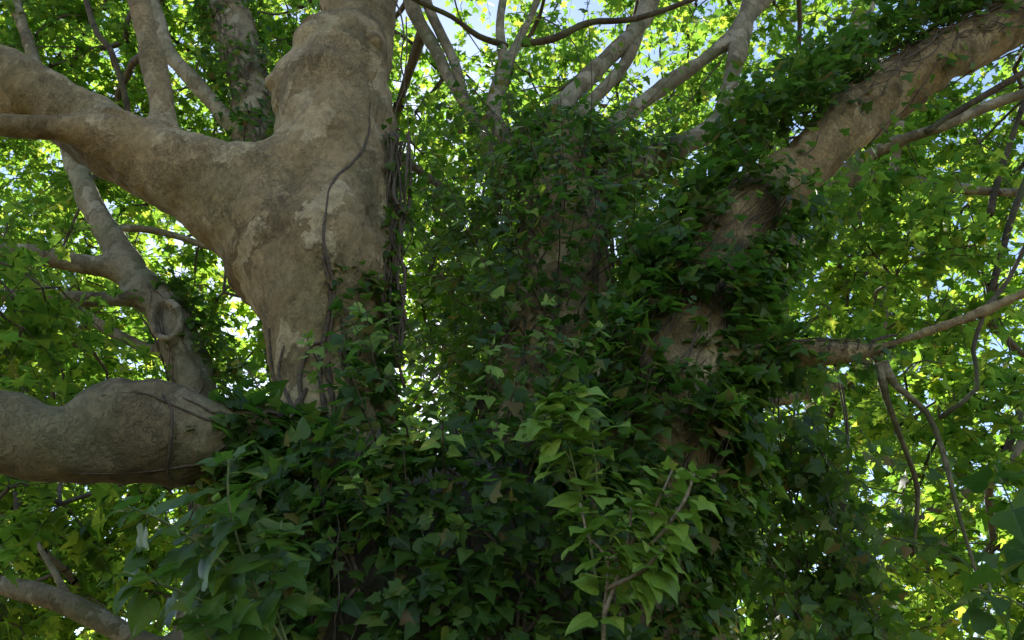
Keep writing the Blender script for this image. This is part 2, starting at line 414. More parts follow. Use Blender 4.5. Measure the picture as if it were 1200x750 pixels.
TPL = {
 'ivy': [leaf_template(IVY, .55, .22, .10, .1), leaf_template(IVY2, .5, -.16, .22, -.08), leaf_template(IVY, .6, .1, .26, -.15)],
 'mature': [leaf_template(MATURE, .42, .34, .12, .1), leaf_template(MATURE, .36, .18, .28, -.1), leaf_template(IVY2, .42, .26, .2, .12)],
 'plane': [leaf_template(PLANE, .32, .14, .16, .1), leaf_template(PLANE, .32, -.12, .28, -.15), leaf_template(PLANE, .28, .3, .10, .2)],
 'planef': [leaf_template(PLANEF, .32, .14, .16, .1), leaf_template(PLANEF, .32, -.12, .28, -.15), leaf_template(PLANEF, .28, .32, .10, .2)],
}
FINE = {
 'ivy': [leaf_fine(IVY, .55, .16, .12, .1, .10, 1), leaf_fine(IVY2, .5, -.10, .24, -.08, .08, 2), leaf_fine(IVY, .6, .05, .28, -.15, .12, 3)],
 'mature': [leaf_fine(IVY, .42, .22, .16, .1, .12, 4), leaf_fine(MATURE, .4, .12, .28, -.1, .10, 5), leaf_fine(IVY2, .42, .2, .22, .12, .12, 6)],
 'plane': [leaf_fine(PLANE, .32, .10, .18, .1, .08, 7), leaf_fine(PLANE, .32, -.08, .28, -.15, .10, 8), leaf_fine(PLANE, .28, .22, .12, .2, .08, 9)],
}
class Leaves:
    def __init__(s): s.p, s.t, s.n, s.s = [], [], [], []
    def add(s, p, t, n, sc):
        s.p.append(np.atleast_2d(p)); s.t.append(np.atleast_2d(t)); s.n.append(np.atleast_2d(n)); s.s.append(np.atleast_1d(sc))
    def arrays(s):
        p, t, n, sc = np.vstack(s.p), np.vstack(s.t), np.vstack(s.n), np.concatenate(s.s)
        t = norm(t); n = norm(n - t * (n * t).sum(1, keepdims=True)); return p, t, n, sc
    def count(s): return sum(len(a) for a in s.s)
LEAF_ME = {}
def leaf_mesh(kind, k, material):
    key = (kind, k, material.name)
    if key not in LEAF_ME:
        V, T, uv = FINE[kind][k]; LEAF_ME[key] = mesh_np('leaf', V, T, material, uv, smooth=True)
    return LEAF_ME[key]
NLEAF = 0
def emit(root, lv, kind, material, n_obj=300, far=None, foliage='foliage', min_px=9):
    """the n_obj leaves that show largest become parts; the others one part of kind stuff"""
    global NLEAF
    p, t, n, sc = lv.arrays(); x = np.cross(t, n)
    px, py, d = proj(p); size = sc * F / np.maximum(d, .1)
    vis = (px > 5) & (px < 1195) & (py > 5) & (py < 745) & (d > .3) & (size > min_px)
    score = np.where(vis, size * (.5 + np.abs((n * norm(p - np.array([0, 0, CAMZ]))).sum(1))), 0)
    order = np.argsort(-score); pick = order[:n_obj]; pick = pick[score[pick] > 0]
    from mathutils import Matrix
    var = rng.integers(0, 3, len(p))
    for i in pick:
        o = bpy.data.objects.new('leaf', leaf_mesh(kind, int(var[i]), material)); COL.objects.link(o)
        s = sc[i]; a, b, c = x[i] * s, t[i] * s, n[i] * s
        o.matrix_basis = Matrix(((a[0], b[0], c[0], p[i][0]), (a[1], b[1], c[1], p[i][1]), (a[2], b[2], c[2], p[i][2]), (0, 0, 0, 1)))
        o.parent = root
    rest = np.ones(len(p), bool); rest[pick] = False
    Vs, Ts, Us, off = [], [], [], 0
    for k in range(3):
        m = rest & (var == k)
        if not m.any(): continue
        V, T, uv = TPL[far or kind][k]
        s = sc[m][:, None, None]
        G = p[m][:, None] + s * (x[m][:, None] * V[None, :, :1] + t[m][:, None] * V[None, :, 1:2] + n[m][:, None] * V[None, :, 2:])
        q = len(G); Vs.append(G.reshape(-1, 3)); Ts.append((T[None] + (np.arange(q) * len(V))[:, None, None]).reshape(-1, 3) + off); Us.append(np.tile(uv, (q, 1))); off += q * len(V)
    if Vs:
        o = new_obj(foliage, mesh_np(foliage, np.vstack(Vs), np.vstack(Ts), material, np.vstack(Us)), root); o['kind'] = 'stuff'
    NLEAF += len(p)

# ------------------------------------------------------------------ crowns
def crown(root, limbs, ells, n_nodes, seed, leaf=(.11, .175), keep=None, n_obj=300, per=(22, 32), thr=-.04, nsc=.75, twig_mat=None):
    """twig network grown from the limbs into ellipsoids, with leaves along the outer twigs"""
    r = np.random.default_rng(seed)
    nodes = []
    wts = np.array([e[1][0] * e[1][1] * e[1][2] * (e[2] if len(e) > 2 else 1) for e in ells]); wts = wts / wts.sum()
    while len(nodes) < n_nodes:
        e = ells[r.choice(len(ells), p=wts)]
        q = norm(r.normal(size=3)) * r.random() ** (1 / 2.4)
        p = np.array(e[0]) + q * np.array(e[1])
        px, py, d = proj(p[None])
        if len(e) < 4 and (d[0] < 2 or px[0] < -330 or px[0] > 1530 or py[0] < -420 or py[0] > 900): continue
        if len(e) > 3 and d[0] > .5 and -60 < px[0] < 1260 and -90 < py[0]: continue
        if (len(e) < 3 or e[2] < 2 or r.random() < .35) and vnoise(p[None], nsc, seed)[0] + .5 * vnoise(p[None], nsc * 2.4, seed + 3)[0] < thr: continue
        if keep and not keep(p, px[0], py[0]): continue
        nodes.append(p)
    nodes = np.array(nodes)
    base = np.vstack([S[:, :3] for S in limbs]); brad = np.concatenate([S[:, 3] for S in limbs])
    # connect each node, nearest to wood first, to what is already connected
    d0 = np.sqrt(((nodes[:, None] - base[None]) ** 2).sum(-1)).min(1); order = np.argsort(d0)
    pts = np.vstack([base, nodes[order]]); nb = len(base); par = np.full(len(pts), -1); path = np.zeros(len(pts))
    for i in range(nb, len(pts)):
        dd = np.sqrt(((pts[:i] - pts[i]) ** 2).sum(1)); c = dd + .35 * path[:i]
        j = int(c.argmin()); par[i] = j; path[i] = dd[j] + path[j]
    cnt = np.ones(len(pts))
    for i in range(len(pts) - 1, nb - 1, -1):
        if par[i] >= nb: cnt[par[i]] += cnt[i]
    lv = Leaves(); idx = np.arange(nb, len(pts)); m0 = len(idx)
    A_, B_ = pts[par[idx]], pts[idx]; L = np.linalg.norm(B_ - A_, axis=1)
    ra = .0045 * np.sqrt(cnt[idx]) + .002
    bend = r.normal(size=(m0, 3)) * L[:, None] * .10 + np.array([0, 0, .10]) * L[:, None]
    u = np.linspace(0, 1, 4)
    C = A_[:, None] * (1 - u)[None, :, None] + B_[:, None] * u[None, :, None] + bend[:, None] * (4 * u * (1 - u))[None, :, None]
    parts = [tubes(C, ra[:, None] * np.array([1.25, 1.05, .9, .75])[None], 5)]
    dirm = norm(B_ - A_); nt_ = 3
    for q in range(nt_):                                 # leafy twigs at the node
        td = norm(dirm * .5 + r.normal(size=(m0, 3)) * .75 + np.array([0, 0, -.1])); tl = r.uniform(.35, .75, m0)[:, None]
        dr = np.array([0, 0, -.12]) * tl
        parts.append(tubes(np.stack([B_, B_ + td * tl * .5 + dr * .25, B_ + td * tl + dr], 1), np.tile([.004, .003, .0015], (m0, 1)), 3))
        sd_ = norm(np.cross(td, [0, 0, 1.0]) + 1e-6); m = int(sum(per) / 2 / nt_)
        for j in range(m):
            uu = np.clip(.12 + .88 * j / (m - 1) + r.normal(size=(m0, 1)) * .04, 0, 1)
            at = B_ + td * tl * uu + dr * uu ** 2
            tip = td * .5 + sd_ * (.75 if j % 2 else -.75) + r.normal(size=(m0, 3)) * .35 + [0, 0, -.35]
            nr = np.array([0, 0, 1.0]) + r.normal(size=(m0, 3)) * .45
            lv.add(at, tip, nr, r.uniform(*leaf, size=m0) * (1 - .25 * uu[:, 0]))
    V, T = join(parts)
    o = new_obj('twigs', mesh_np('twigs', V, T, twig_mat or M['twig']), root); o['kind'] = 'stuff'
    emit(root, lv, 'plane', M['plane_leaf'], n_obj, far='planef')
    return pts[nb:]

# ------------------------------------------------------------------ ivy
def frames(S):
    T = norm(np.gradient(S[:, :3], axis=0)); return T
def ivy_on(lv, S, n, thick, size=(.055, .10), face=None, face_min=-.25, bare=(), seed=0, base_in=-.01, hang=.35, up=1.05, hole=-.46):
    """leaves lying like shingles over a chain"""
    r = np.random.default_rng(seed); S = np.asarray(S); T = frames(S)
    w_ = S[:, 3] + .1; seglen = np.linalg.norm(np.diff(S[:, :3], axis=0), axis=1)
    pw = np.append(seglen, seglen[-1]) * w_; pw /= pw.sum()
    got = 0
    for _ in range(12):
        m = int((n - got) * 1.6) + 50
        i = r.choice(len(S), m, p=pw); jit = r.uniform(-.5, .5, m)[:, None]
        ax = S[i, :3] + T[i] * jit * seglen.mean(); rad = S[i, 3]
        q = r.normal(size=(m, 3)); q = norm(q - T[i] * (q * T[i]).sum(1, keepdims=True))
        surf = ax + q * rad[:, None]
        view = norm(np.array([0, 0, CAMZ]) - surf)
        ok = (q * view).sum(1) > -.45
        if face is not None: ok &= (q @ norm(np.array(face))) > face_min + .25 * vnoise(surf, 4, seed + 9)
        for c, br in bare: ok &= np.linalg.norm(surf - c, axis=1) > br * (1 + .35 * vnoise(surf, 7, 3))
        cl = vnoise(surf, 3.1, seed) * .6 + vnoise(surf, 8, seed + 1) * .4
        ok &= cl > hole + r.random(m) * .18
        q, surf, cl = q[ok], surf[ok], cl[ok]; m = len(q)
        if not m: continue
        off = base_in + thick * (.35 + .9 * np.clip(cl + .3, 0, 1.2)) * r.random(m) ** .7
        p = surf + q * off[:, None]
        nr = q * .75 + np.array([0, 0, up]) + r.normal(size=(m, 3)) * .42
        tip = q * .35 + np.array([0, 0, -hang]) + r.normal(size=(m, 3)) * .55
        lv.add(p, tip, nr, r.uniform(*size, size=m) * (.75 + .5 * r.random(m) ** 2))
        got += m
        if got >= n: break
YOUNG = Leaves()
def sprig(lv, stems, pts, n, size, seed, face=.4, r0=.004, tipn=5):
    """an upright shoot with leaves spiralling round its upper part and a rosette at its end"""
    r = np.random.default_rng(seed); P_ = np.array(pts, float)
    if seed < 1300 and seed % 4 == 0: lv = YOUNG
    S = spline(np.column_stack([P_, np.linspace(r0, r0 * .45, len(P_))]), .03)
    stems.append(tube(S, 6, .15, seed))
    T = frames(S); L = len(S)
    for k in range(n + tipn):
        u = .35 + .62 * k / max(1, n) if k < n else r.uniform(.93, 1)
        i = min(L - 1, int(u * (L - 1))); a = k * 2.4 + r.normal() * .4
        t = T[i]; s1 = norm(np.cross(t, [.3, .2, 1.0])); s2 = np.cross(t, s1)
        out = s1 * math.cos(a) + s2 * math.sin(a)
        tip = out * 1.0 + t * (.15 if k < n else .55) + r.normal(size=3) * .2 + np.array([0, 0, -.25])
        nr = t * .5 + np.array([0, -face, .65]) + r.normal(size=3) * .35
        lv.add(S[i, :3], tip, nr, r.uniform(*size) * (1 if k < n else .62))
def vine_path(S, a0, twist, seed, off=.008, r0=.01, i0=0, i1=None, wander=.25):
    """a vine stem creeping along a chain"""
    r = np.random.default_rng(seed); i1 = i1 or len(S); T = frames(S); rows = []; a = a0
    for i in range(i0, i1):
        t = T[i]; s1 = norm(np.cross(t, [0, 1.0, .1])); s2 = norm(np.cross(s1, t)) * -1
        a += twist + r.normal() * wander
        q = s1 * math.cos(a) + s2 * math.sin(a)
        rows.append((*(S[i, :3] + q * (S[i, 3] * 1.0 + off + r.random() * .012)), r0 * (1 - .5 * (i - i0) / max(1, i1 - i0)) * r.uniform(.8, 1.2)))
    return rows
def ivy_finish(root, lv, stems, kind='ivy', material=None, n_obj=300, stem_mat=None, one=False):
    for v, t in stems[:60]:
        new_obj('stem', mesh_np('stem', v, t, stem_mat or M['vine']), root)
    if len(stems) > 60:
        v, t = join(stems[60:]); o = new_obj('tendrils', mesh_np('tendrils', v, t, stem_mat or M['vine']), root); o['kind'] = 'stuff'
    ny = 0
    if YOUNG.s:
        emit(root, YOUNG, 'mature', M['ivy_young'], 70, foliage='young_foliage'); ny = 70
        for l in (YOUNG.p, YOUNG.t, YOUNG.n, YOUNG.s): l.clear()
    emit(root, lv, kind, material or M['ivy_leaf'], n_obj - ny)

# ================================================================== THE SETTING
gs = 600.0; gn = 61
gx = np.sign(np.linspace(-1, 1, gn)) * np.abs(np.linspace(-1, 1, gn)) ** 2.5 * gs
GX, GY = np.meshgrid(gx, gx, indexing='ij'); GV = np.column_stack([GX.ravel(), GY.ravel(), np.zeros(gn * gn)])
GV[:, 2] = vnoise(GV * [1, 1, 0], .35, 4) * .10 * np.clip(60 / (np.abs(GV[:, 0]) + np.abs(GV[:, 1]) + 1), 0, 1)
ii = (np.arange(gn - 1)[:, None] * gn + np.arange(gn - 1)[None]).ravel()
ground = new_obj('ground', mesh_np('ground', GV, np.column_stack([ii, ii + gn, ii + gn + 1, ii + 1]), M['ground'])); ground['kind'] = 'structure'

# ================================================================== THE GREAT PLANE TREE
tree = thing('plane_tree', 'massive old plane tree with bare tan stem and ivy swallowing its broad base', 'tree')
BX, BY = -.28, 3.75
ch = []
ch.append(dict(name='trunk', mat=M['bark_dark'], pts=[(BX, BY, -.15, 1.25), (BX, BY, .5, 1.08), (BX, BY, 1.5, .98), (BX, BY, 2.1, .90), (BX + .02, BY, 2.45, .72)]))
ch.append(dict(name='stem', k=.30, label='bare tan stem with smooth flaking bark', pts=[(BX - .30, 3.75, 2.0, .42)] + wpts([(386, 520, 3.75, 142), (384, 440, 3.75, 130), (381, 370, 3.78, 138), (377, 310, 3.8, 152), (380, 250, 3.85, 160), (390, 190, 3.9, 148), (392, 135, 3.92, 138), (402, 80, 3.95, 120), (424, 38, 4.0, 90), (425, -20, 4.02, 88), (428, -110, 4.1, 80), (440, -260, 4.3, 70)])))
ch.append(dict(name='limb', k=.34, pts=wpts([(372, 300, 3.8, 126), (318, 262, 3.78, 122), (258, 230, 3.74, 114), (208, 203, 3.7, 100), (152, 180, 3.66, 80), (90, 138, 3.6, 74), (0, 93, 3.55, 72), (-110, 55, 3.5, 66), (-240, 20, 3.4, 58)])))
ch.append(dict(name='branch', k=.12, pts=wpts([(175, 178, 3.62, 44), (130, 160, 3.5, 38), (70, 150, 3.42, 31), (0, 146, 3.35, 28), (-120, 120, 3.3, 24), (-260, 80, 3.2, 20)])))
ch.append(dict(name='branch', k=.16, pts=wpts([(196, 170, 3.68, 40), (191, 130, 3.68, 31), (183, 90, 3.7, 27), (172, 40, 3.72, 27), (163, 0, 3.74, 27), (150, -80, 3.8, 24), (130, -200, 3.9, 20)])))
ch.append(dict(name='limb', k=.22, mat=M['bark_brown'], label='low swollen limb with darker weathered bark', pts=[(BX - .45, 3.5, 2.75, .30)] + wpts([(300, 530, 3.32, 96), (238, 515, 3.2, 86), (172, 504, 3.12, 110), (130, 508, 3.08, 102), (85, 520, 3.0, 76), (45, 514, 2.98, 78), (0, 500, 2.95, 86), (-90, 470, 2.85, 84), (-220, 440, 2.7, 76)])))
ch.append(dict(name='stem', k=.30, label='ivy covered stem leaning out into a bare sunlit limb', pts=[(BX + .45, 3.7, 2.0, .5)] + wpts([(735, 600, 3.7, 190), (765, 500, 3.7, 165), (790, 420, 3.72, 140), (812, 345, 3.75, 112), (842, 285, 3.78, 92), (900, 222, 3.8, 78), (960, 172, 3.82, 74), (1030, 112, 3.84, 72), (1110, 62, 3.85, 66), (1200, 20, 3.85, 60), (1320, -35, 3.85, 52), (1450, -90, 3.85, 46)])))
ch.append(dict(name='stem', k=.25, label='ivy covered inner stem fanning into pale limbs', pts=[(BX + .25, 4.1, 2.4, .4)] + wpts([(630, 500, 4.2, 150), (650, 400, 4.35, 130), (660, 300, 4.55, 110), (662, 220, 4.75, 92), (655, 170, 4.9, 60)])))
for rows in ([(660, 215, 4.75, 60), (640, 160, 4.9, 36), (672, 108, 5.05, 30), (710, 70, 5.2, 28), (745, 35, 5.35, 26), (766, -5, 5.5, 24), (800, -90, 5.8, 20), (840, -200, 6.0, 16)],
             [(665, 230, 4.75, 50), (690, 175, 4.85, 26), (730, 138, 4.9, 23), (780, 100, 5.0, 21), (835, 62, 5.1, 20), (880, 20, 5.2, 18), (940, -50, 5.4, 15)],
             [(655, 230, 4.8, 50), (610, 180, 5.0, 22), (578, 135, 5.1, 19), (590, 85, 5.15, 19), (608, 48, 5.2, 14), (628, 5, 5.3, 11), (650, -60, 5.5, 9)],
             [(650, 235, 4.8, 40), (590, 190, 5.2, 18), (556, 140, 5.4, 17), (530, 98, 5.5, 17), (510, 58, 5.6, 18), (484, 10, 5.7, 20), (465, -60, 5.9, 18)],
             [(670, 240, 4.7, 45), (760, 190, 4.9, 30), (835, 150, 5.0, 28), (852, 115, 5.02, 27), (862, 70, 5.05, 26), (876, 15, 5.1, 26), (890, -60, 5.2, 22), (905, -170, 5.3, 18)]):
    ch.append(dict(name='limb', k=.08, mat=M['bark_grey'], pts=wpts([(a, b, c, d * (.8 if j > 1 else 1)) for j, (a, b, c, d) in enumerate(rows)])))
ch.append(dict(name='limb', k=.12, pts=wpts([(790, 440, 3.65, 70), (860, 428, 3.5, 44), (905, 418, 3.45, 35), (960, 414, 3.42, 31), (1010, 412, 3.4, 26), (1040, 404, 3.4, 16), (1100, 384, 3.38, 10), (1150, 366, 3.35, 10), (1200, 344, 3.3, 9), (1300, 310, 3.2, 7)])))
# burls on the bare stem
for rows in ([(150, 478, 3.0, 52), (145, 470, 2.98, 40)], [(335, 94, 3.75, 26), (318, 97, 3.7, 19)], [(372, 66, 3.72, 56), (366, 50, 3.66, 44)], [(436, 52, 3.72, 30), (438, 50, 3.66, 22)], [(352, 120, 3.78, 70), (350, 90, 3.78, 60)]):
    ch.append(dict(name='burl', k=.045, mat=M['bark_brown'] if rows[0][1] > 400 else M['bark'], pts=wpts(rows)))
Ss, objs = wood(tree, ch, .024, M['bark'])
S_stem, S_right, S_mid, S_hbr = Ss[1], Ss[6], Ss[7], Ss[13]
def branch_tube(root, rows, material, name='branch', sides=9, wob=.06):
    S = spline(wpts(rows), .08); v, t = tube(S, sides, wob, len(rows))
    new_obj(name, mesh_np(name, v, t, material), root); return S
tb = []
for rows in ([(664, 150, 4.98, 16), (700, 112, 5.18, 15), (735, 70, 5.3, 14), (752, 20, 5.45, 15), (765, -50, 5.6, 12)],
             [(592, 82, 5.15, 14), (588, 55, 5.15, 12), (586, 25, 5.2, 10), (592, -15, 5.3, 9)],
             [(594, 54, 5.15, 8), (560, 42, 5.0, 7), (530, 20, 4.9, 6), (495, 4, 4.8, 6), (450, -20, 4.7, 5)],
             [(612, 52, 5.2, 8), (650, 45, 5.1, 9), (690, 27, 5.05, 8), (745, 22, 5.0, 7), (810, 0, 4.9, 6), (850, -20, 4.8, 5)],
             [(548, 126, 5.42, 11), (532, 72, 5.52, 12), (514, 35, 5.6, 12), (500, 0, 5.7, 12), (490, -60, 5.8, 10)],
             [(1034, 424, 3.4, 14), (1050, 452, 3.45, 9), (1085, 482, 3.5, 7), (1105, 530, 3.55, 6.5), (1124, 605, 3.6, 5), (1150, 690, 3.7, 3)],
             [(1030, 426, 3.4, 12), (1038, 465, 3.5, 8), (1058, 520, 3.7, 6), (1075, 575, 3.9, 6), (1070, 650, 4.1, 2.5)],
             [(1155, 362, 3.35, 5), (1140, 410, 3.4, 5), (1145, 455, 3.4, 5), (1100, 490, 3.5, 6)],
             [(1150, 366, 3.35, 6), (1180, 330, 3.4, 5), (1205, 280, 3.4, 4)]):
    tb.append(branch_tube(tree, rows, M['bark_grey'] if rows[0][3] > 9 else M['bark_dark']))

# ================================================================== REAR TREES
lt = thing('plane_tree', 'pale plane tree with a ringed hollow scar, behind the low swollen limb', 'tree')
chA = [dict(name='trunk', pts=[(*Q(250, 760, 6.6)[:2], -.1, .30)] + wpts([(248, 640, 6.6, 56), (240, 520, 6.6, 52), (228, 450, 6.6, 50), (210, 395, 6.6, 48), (190, 360, 6.6, 46), (168, 338, 6.6, 44), (150, 315, 6.6, 38), (125, 270, 6.6, 31), (104, 232, 6.6, 26), (88, 195, 6.6, 22), (60, 120, 6.6, 18), (30, 40, 6.7, 15), (0, -60, 6.8, 13), (-30, -170, 6.9, 10)])),
       dict(name='limb', k=.12, pts=wpts([(150, 312, 6.6, 30), (120, 312, 6.5, 25), (80, 306, 6.4, 22), (40, 298, 6.3, 21), (0, 294, 6.2, 20), (-90, 280, 6.0, 18), (-220, 250, 5.8, 14)])),
       dict(name='limb', k=.12, pts=wpts([(165, 342, 6.6, 28), (130, 350, 6.4, 21), (85, 350, 6.2, 19), (40, 345, 6.1, 18), (0, 346, 6.0, 17), (-120, 340, 5.8, 15)])),
       dict(name='limb', k=.10, pts=wpts([(205, 415, 6.6, 20), (168, 406, 6.8, 15), (130, 388, 7.0, 14), (95, 366, 7.2, 13), (40, 330, 7.5, 11)])),
       dict(name='limb', k=.10, pts=wpts([(252, 790, 6.6, 34), (160, 748, 6.4, 27), (110, 722, 6.3, 25), (65, 702, 6.2, 24), (20, 690, 6.1, 22), (-80, 670, 6.0, 20), (-220, 640, 5.8, 16)]))]
rs = []
for a in np.linspace(0, 2 * np.pi, 15):
    rs.append((195 + 17 * math.cos(a), 375 + 22 * math.sin(a), 6.36, 9))
chA.append(dict(name='scar_ring', k=.05, pts=wpts(rs)))
SA, _ = wood(lt, chA, .036, M['bark_grey'], .8)
rb = [branch_tube(lt, r_, M['bark_grey']) for r_ in ([(130, 268, 6.6, 9), (165, 268, 6.7, 9), (205, 276, 6.8, 8), (245, 290, 6.9, 7)], [(80, 700, 6.3, 9), (55, 655, 6.3, 7), (20, 600, 6.4, 5)])]

bt = thing('plane_tree', 'plane tree with ivy clad trunk rising between the forked limbs', 'tree')
chB = [dict(name='trunk', pts=[(*Q(385, 700, 6.0)[:2], -.1, .32)] + wpts([(385, 600, 6.0, 60), (372, 400, 6.0, 56), (342, 260, 6.0, 52), (305, 160, 6.05, 50), (292, 100, 6.1, 48), (276, 40, 6.15, 46), (262, -10, 6.2, 42), (235, -120, 6.3, 34), (200, -260, 6.5, 26)])),
       dict(name='limb', k=.1, pts=wpts([(300, 170, 6.05, 26), (265, 140, 6.0, 20), (245, 115, 5.95, 19), (215, 82, 5.9, 18), (198, 62, 5.9, 18), (188, 30, 5.9, 18), (178, -5, 5.95, 17), (160, -100, 6.1, 14)]))]
SB, _ = wood(bt, chB, .036, M['bark_grey'], .8)
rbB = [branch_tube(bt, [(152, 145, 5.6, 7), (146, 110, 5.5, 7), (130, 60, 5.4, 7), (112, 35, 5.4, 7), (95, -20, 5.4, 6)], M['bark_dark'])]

rt = thing('plane_tree', 'slender plane tree with grey crossing branches, beyond the ivy clad stem', 'tree')
chD = [dict(name='trunk', pts=[(*Q(815, 700, 6.8)[:2], -.1, .30)] + wpts([(815, 640, 6.8, 50), (820, 500, 6.8, 46), (845, 350, 6.8, 40), (920, 230, 6.8, 34), (985, 120, 6.9, 28), (1010, 20, 7.0, 24), (1030, -120, 7.2, 18)])),
       dict(name='limb', k=.1, pts=wpts([(915, 250, 6.8, 26), (1000, 195, 6.6, 19), (1045, 168, 6.4, 15), (1100, 150, 6.2, 14), (1150, 128, 6.1, 15), (1200, 110, 6.0, 13), (1300, 80, 5.9, 11)])),
       dict(name='limb', k=.1, pts=wpts([(915, 240, 6.8, 24), (1010, 210, 6.7, 16), (1060, 210, 6.6, 12), (1110, 219, 6.5, 12), (1200, 226, 6.4, 11), (1320, 215, 6.2, 12)])),
       dict(name='limb', k=.1, pts=wpts([(818, 760, 6.8, 36), (940, 735, 6.5, 22), (1028, 675, 6.3, 19), (1053, 643, 6.2, 18), (1090, 603, 6.1, 17), (1125, 580, 6.0, 15), (1180, 545, 5.9, 11), (1230, 450, 5.9, 8)])),
       dict(name='limb', k=.1, pts=wpts([(825, 480, 6.8, 26), (980, 450, 6.6, 14), (1033, 385, 6.5, 12), (1030, 310, 6.5, 12), (1037, 250, 6.5, 11), (1050, 180, 6.5, 12), (1058, 90, 6.5, 10)]))]
SD, _ = wood(rt, chD, .036, M['bark_grey'], .8)
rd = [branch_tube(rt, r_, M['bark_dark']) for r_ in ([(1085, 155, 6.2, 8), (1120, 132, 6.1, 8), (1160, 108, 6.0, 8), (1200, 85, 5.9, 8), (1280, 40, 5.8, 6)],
     [(1155, 365, 6.2, 8), (1170, 310, 6.2, 8), (1187, 250, 6.2, 8), (1215, 180, 6.2, 7), (1240, 120, 6.2, 6)],
     [(1160, 252, 6.4, 8), (1168, 215, 6.4, 8), (1195, 135, 6.3, 6), (1225, 60, 6.3, 4), (1240, -40, 6.3, 2)],
     [(1172, 545, 6.0, 9), (1190, 500, 6.0, 9), (1205, 450, 6.0, 8)],
     [(1040, 665, 6.2, 6), (1065, 600, 6.1, 5), (1080, 560, 6.0, 5)]) ]

# ------------------------------------------------------------------ crowns
def behind(ymin):
    return lambda p, px, py: p[1] > ymin
def ell(px, py, Y, r, wt=1): return (tuple(Q(px, py, Y)), r, wt)
crown(tree, [Ss[1], Ss[2], Ss[3], Ss[8], Ss[9], Ss[10], Ss[11], Ss[12]] + tb[:5], [((.4, 8.3, 10.4), (6.2, 2.4, 3.7)), ((-.3, 9.0, 6.6), (1.5, .8, 2.2), 2.2), ell(0, 360, 4.3, (.4, .4, .55), 12), ell(20, 600, 4.2, (.5, .4, .4), 7)], 800, 21,
      keep=lambda p, px, py: p[1] > 5.6 or px < 90)
crown(lt, SA + rb, [((-5.6, 8.6, 5.8), (3.4, 2.2, 3.6)), ((-4.4, 7.8, 4.0), (2.6, 1.4, 1.6), 1.2), ell(255, 330, 7.6, (.9, .5, 1.0), 3.5)], 590, 22, keep=behind(5.0))
crown(bt, SB + rbB, [((-4.2, 8.9, 9.2), (4.4, 2.0, 3.6)), ell(80, 60, 7.6, (1.9, 1.0, 1.8), 4.2), ell(230, 20, 7.6, (1.6, 1.0, 1.6), 1.6)], 640, 23, keep=behind(6.2))
crown(rt, SD + rd, [((5.8, 8.8, 6.6), (3.6, 2.2, 4.4)), ((3.6, 8.4, 4.4), (2.4, 1.4, 2.0), 1.2), ell(1140, 560, 5.2, (1.0, .5, 1.0), 4), ell(1090, 300, 5.7, (1.1, .4, 1.3), 3), ell(1130, 150, 7.6, (1.7, .8, 1.7), 2.5)], 740, 24, keep=behind(4.7))
# two more planes far behind, seen as crowns through the gaps
for label, x, el, sd_ in (('far plane tree whose crown fills the gaps behind the scarred pale trunk', -6.2, [((-6.2, 12.6, 7.4), (4.6, 1.6, 5.2))], 25),
                     ('far plane tree whose crown fills the gaps behind the crossing grey branches', 6.6, [((6.6, 12.6, 7.8), (4.8, 1.6, 5.6))], 26),
                     ('far plane tree whose crown glows behind the fan of pale limbs', .4, [((.3, 12.4, 11.0), (3.6, 1.5, 4.2))], 27)):
    ft = thing('plane_tree', label, 'tree')
    c_ = [dict(name='trunk', pts=[(x, 12.6, -.1, .28), (x + .1, 12.6, 2.5, .24), (x - .1, 12.7, 5, .19), (x + .1, 12.6, 8, .12), (x, 12.6, 11, .06)])]
    for j in range(5):
        a = j * 2.4 + sd_; z = 3.2 + j * 1.2; rr = 2.6 - .25 * j
        c_.append(dict(name='limb', k=.1, pts=[(x, 12.6, z, .1), (x + rr * .5 * math.cos(a), 12.6 + rr * .3 * math.sin(a), z + .6, .075), (x + rr * math.cos(a), 12.6 + rr * .5 * math.sin(a), z + 1.6, .04)]))
    SF, _ = wood(ft, c_, .05, M['bark_grey'], .6)
    crown(ft, SF, el, 200 if x != .4 else 150, sd_, n_obj=100, leaf=(.13, .18))
print('LEAVES', NLEAF)

# ================================================================== IVY
bareR = [(Q(x, y, 3.45), r_) for x, y, r_ in ((800, 415, .17), (812, 370, .11), (842, 290, .14), (858, 258, .15), (888, 235, .22), (840, 540, .12))]
# mantle on the broad base
iv = thing('ivy_plant', 'dense dark ivy mantle smothering the broad base of the trunk', 'ivy')
lv = Leaves(); stems = []
base_chain = spline([(BX, BY, 1.35, 1.0), (BX, BY, 2.0, .96), (BX + .02, BY, 2.6, .93), (BX + .04, BY, 3.0, .80)], .06)
foot = spline([(BX, BY, .1, 1.2), (BX, BY, .7, 1.08), (BX, BY, 1.4, 1.0)], .06); ivy_on(lv, foot, 1300, .2, seed=34, size=(.09, .12))
ivy_on(lv, base_chain, 7000, .24, seed=31, size=(.04, .09), hole=-.38)
lowl = spline(ch[5]['pts'][:4], .05); lowl = lowl[proj(lowl[:, :3])[0] > 262]
ivy_on(lv, lowl, 900, .12, seed=33)
low2 = spline(ch[5]['pts'][:4], .05); low2 = low2[proj(low2[:, :3])[0] > 205]; ivy_on(lv, low2[proj(low2[:, :3])[0] > 228], 260, .09, seed=36, size=(.04, .09)); ivy_on(lv, low2, 60, .05, seed=35, size=(.04, .08))
ivy_on(lv, spline(ch[1]['pts'][:3], .06), 500, .14, seed=32, face=(.9, -.3, 0), face_min=.25)
for k in range(46):
    i0 = int(rng.integers(0, 14)); rows = vine_path(base_chain, rng.uniform(0, np.pi), rng.normal() * .012, 100 + k, .01, rng.uniform(.004, .011), i0, None, .035)
    stems.append(tube(spline(rows, .05), 6, .2, k))
pale = []
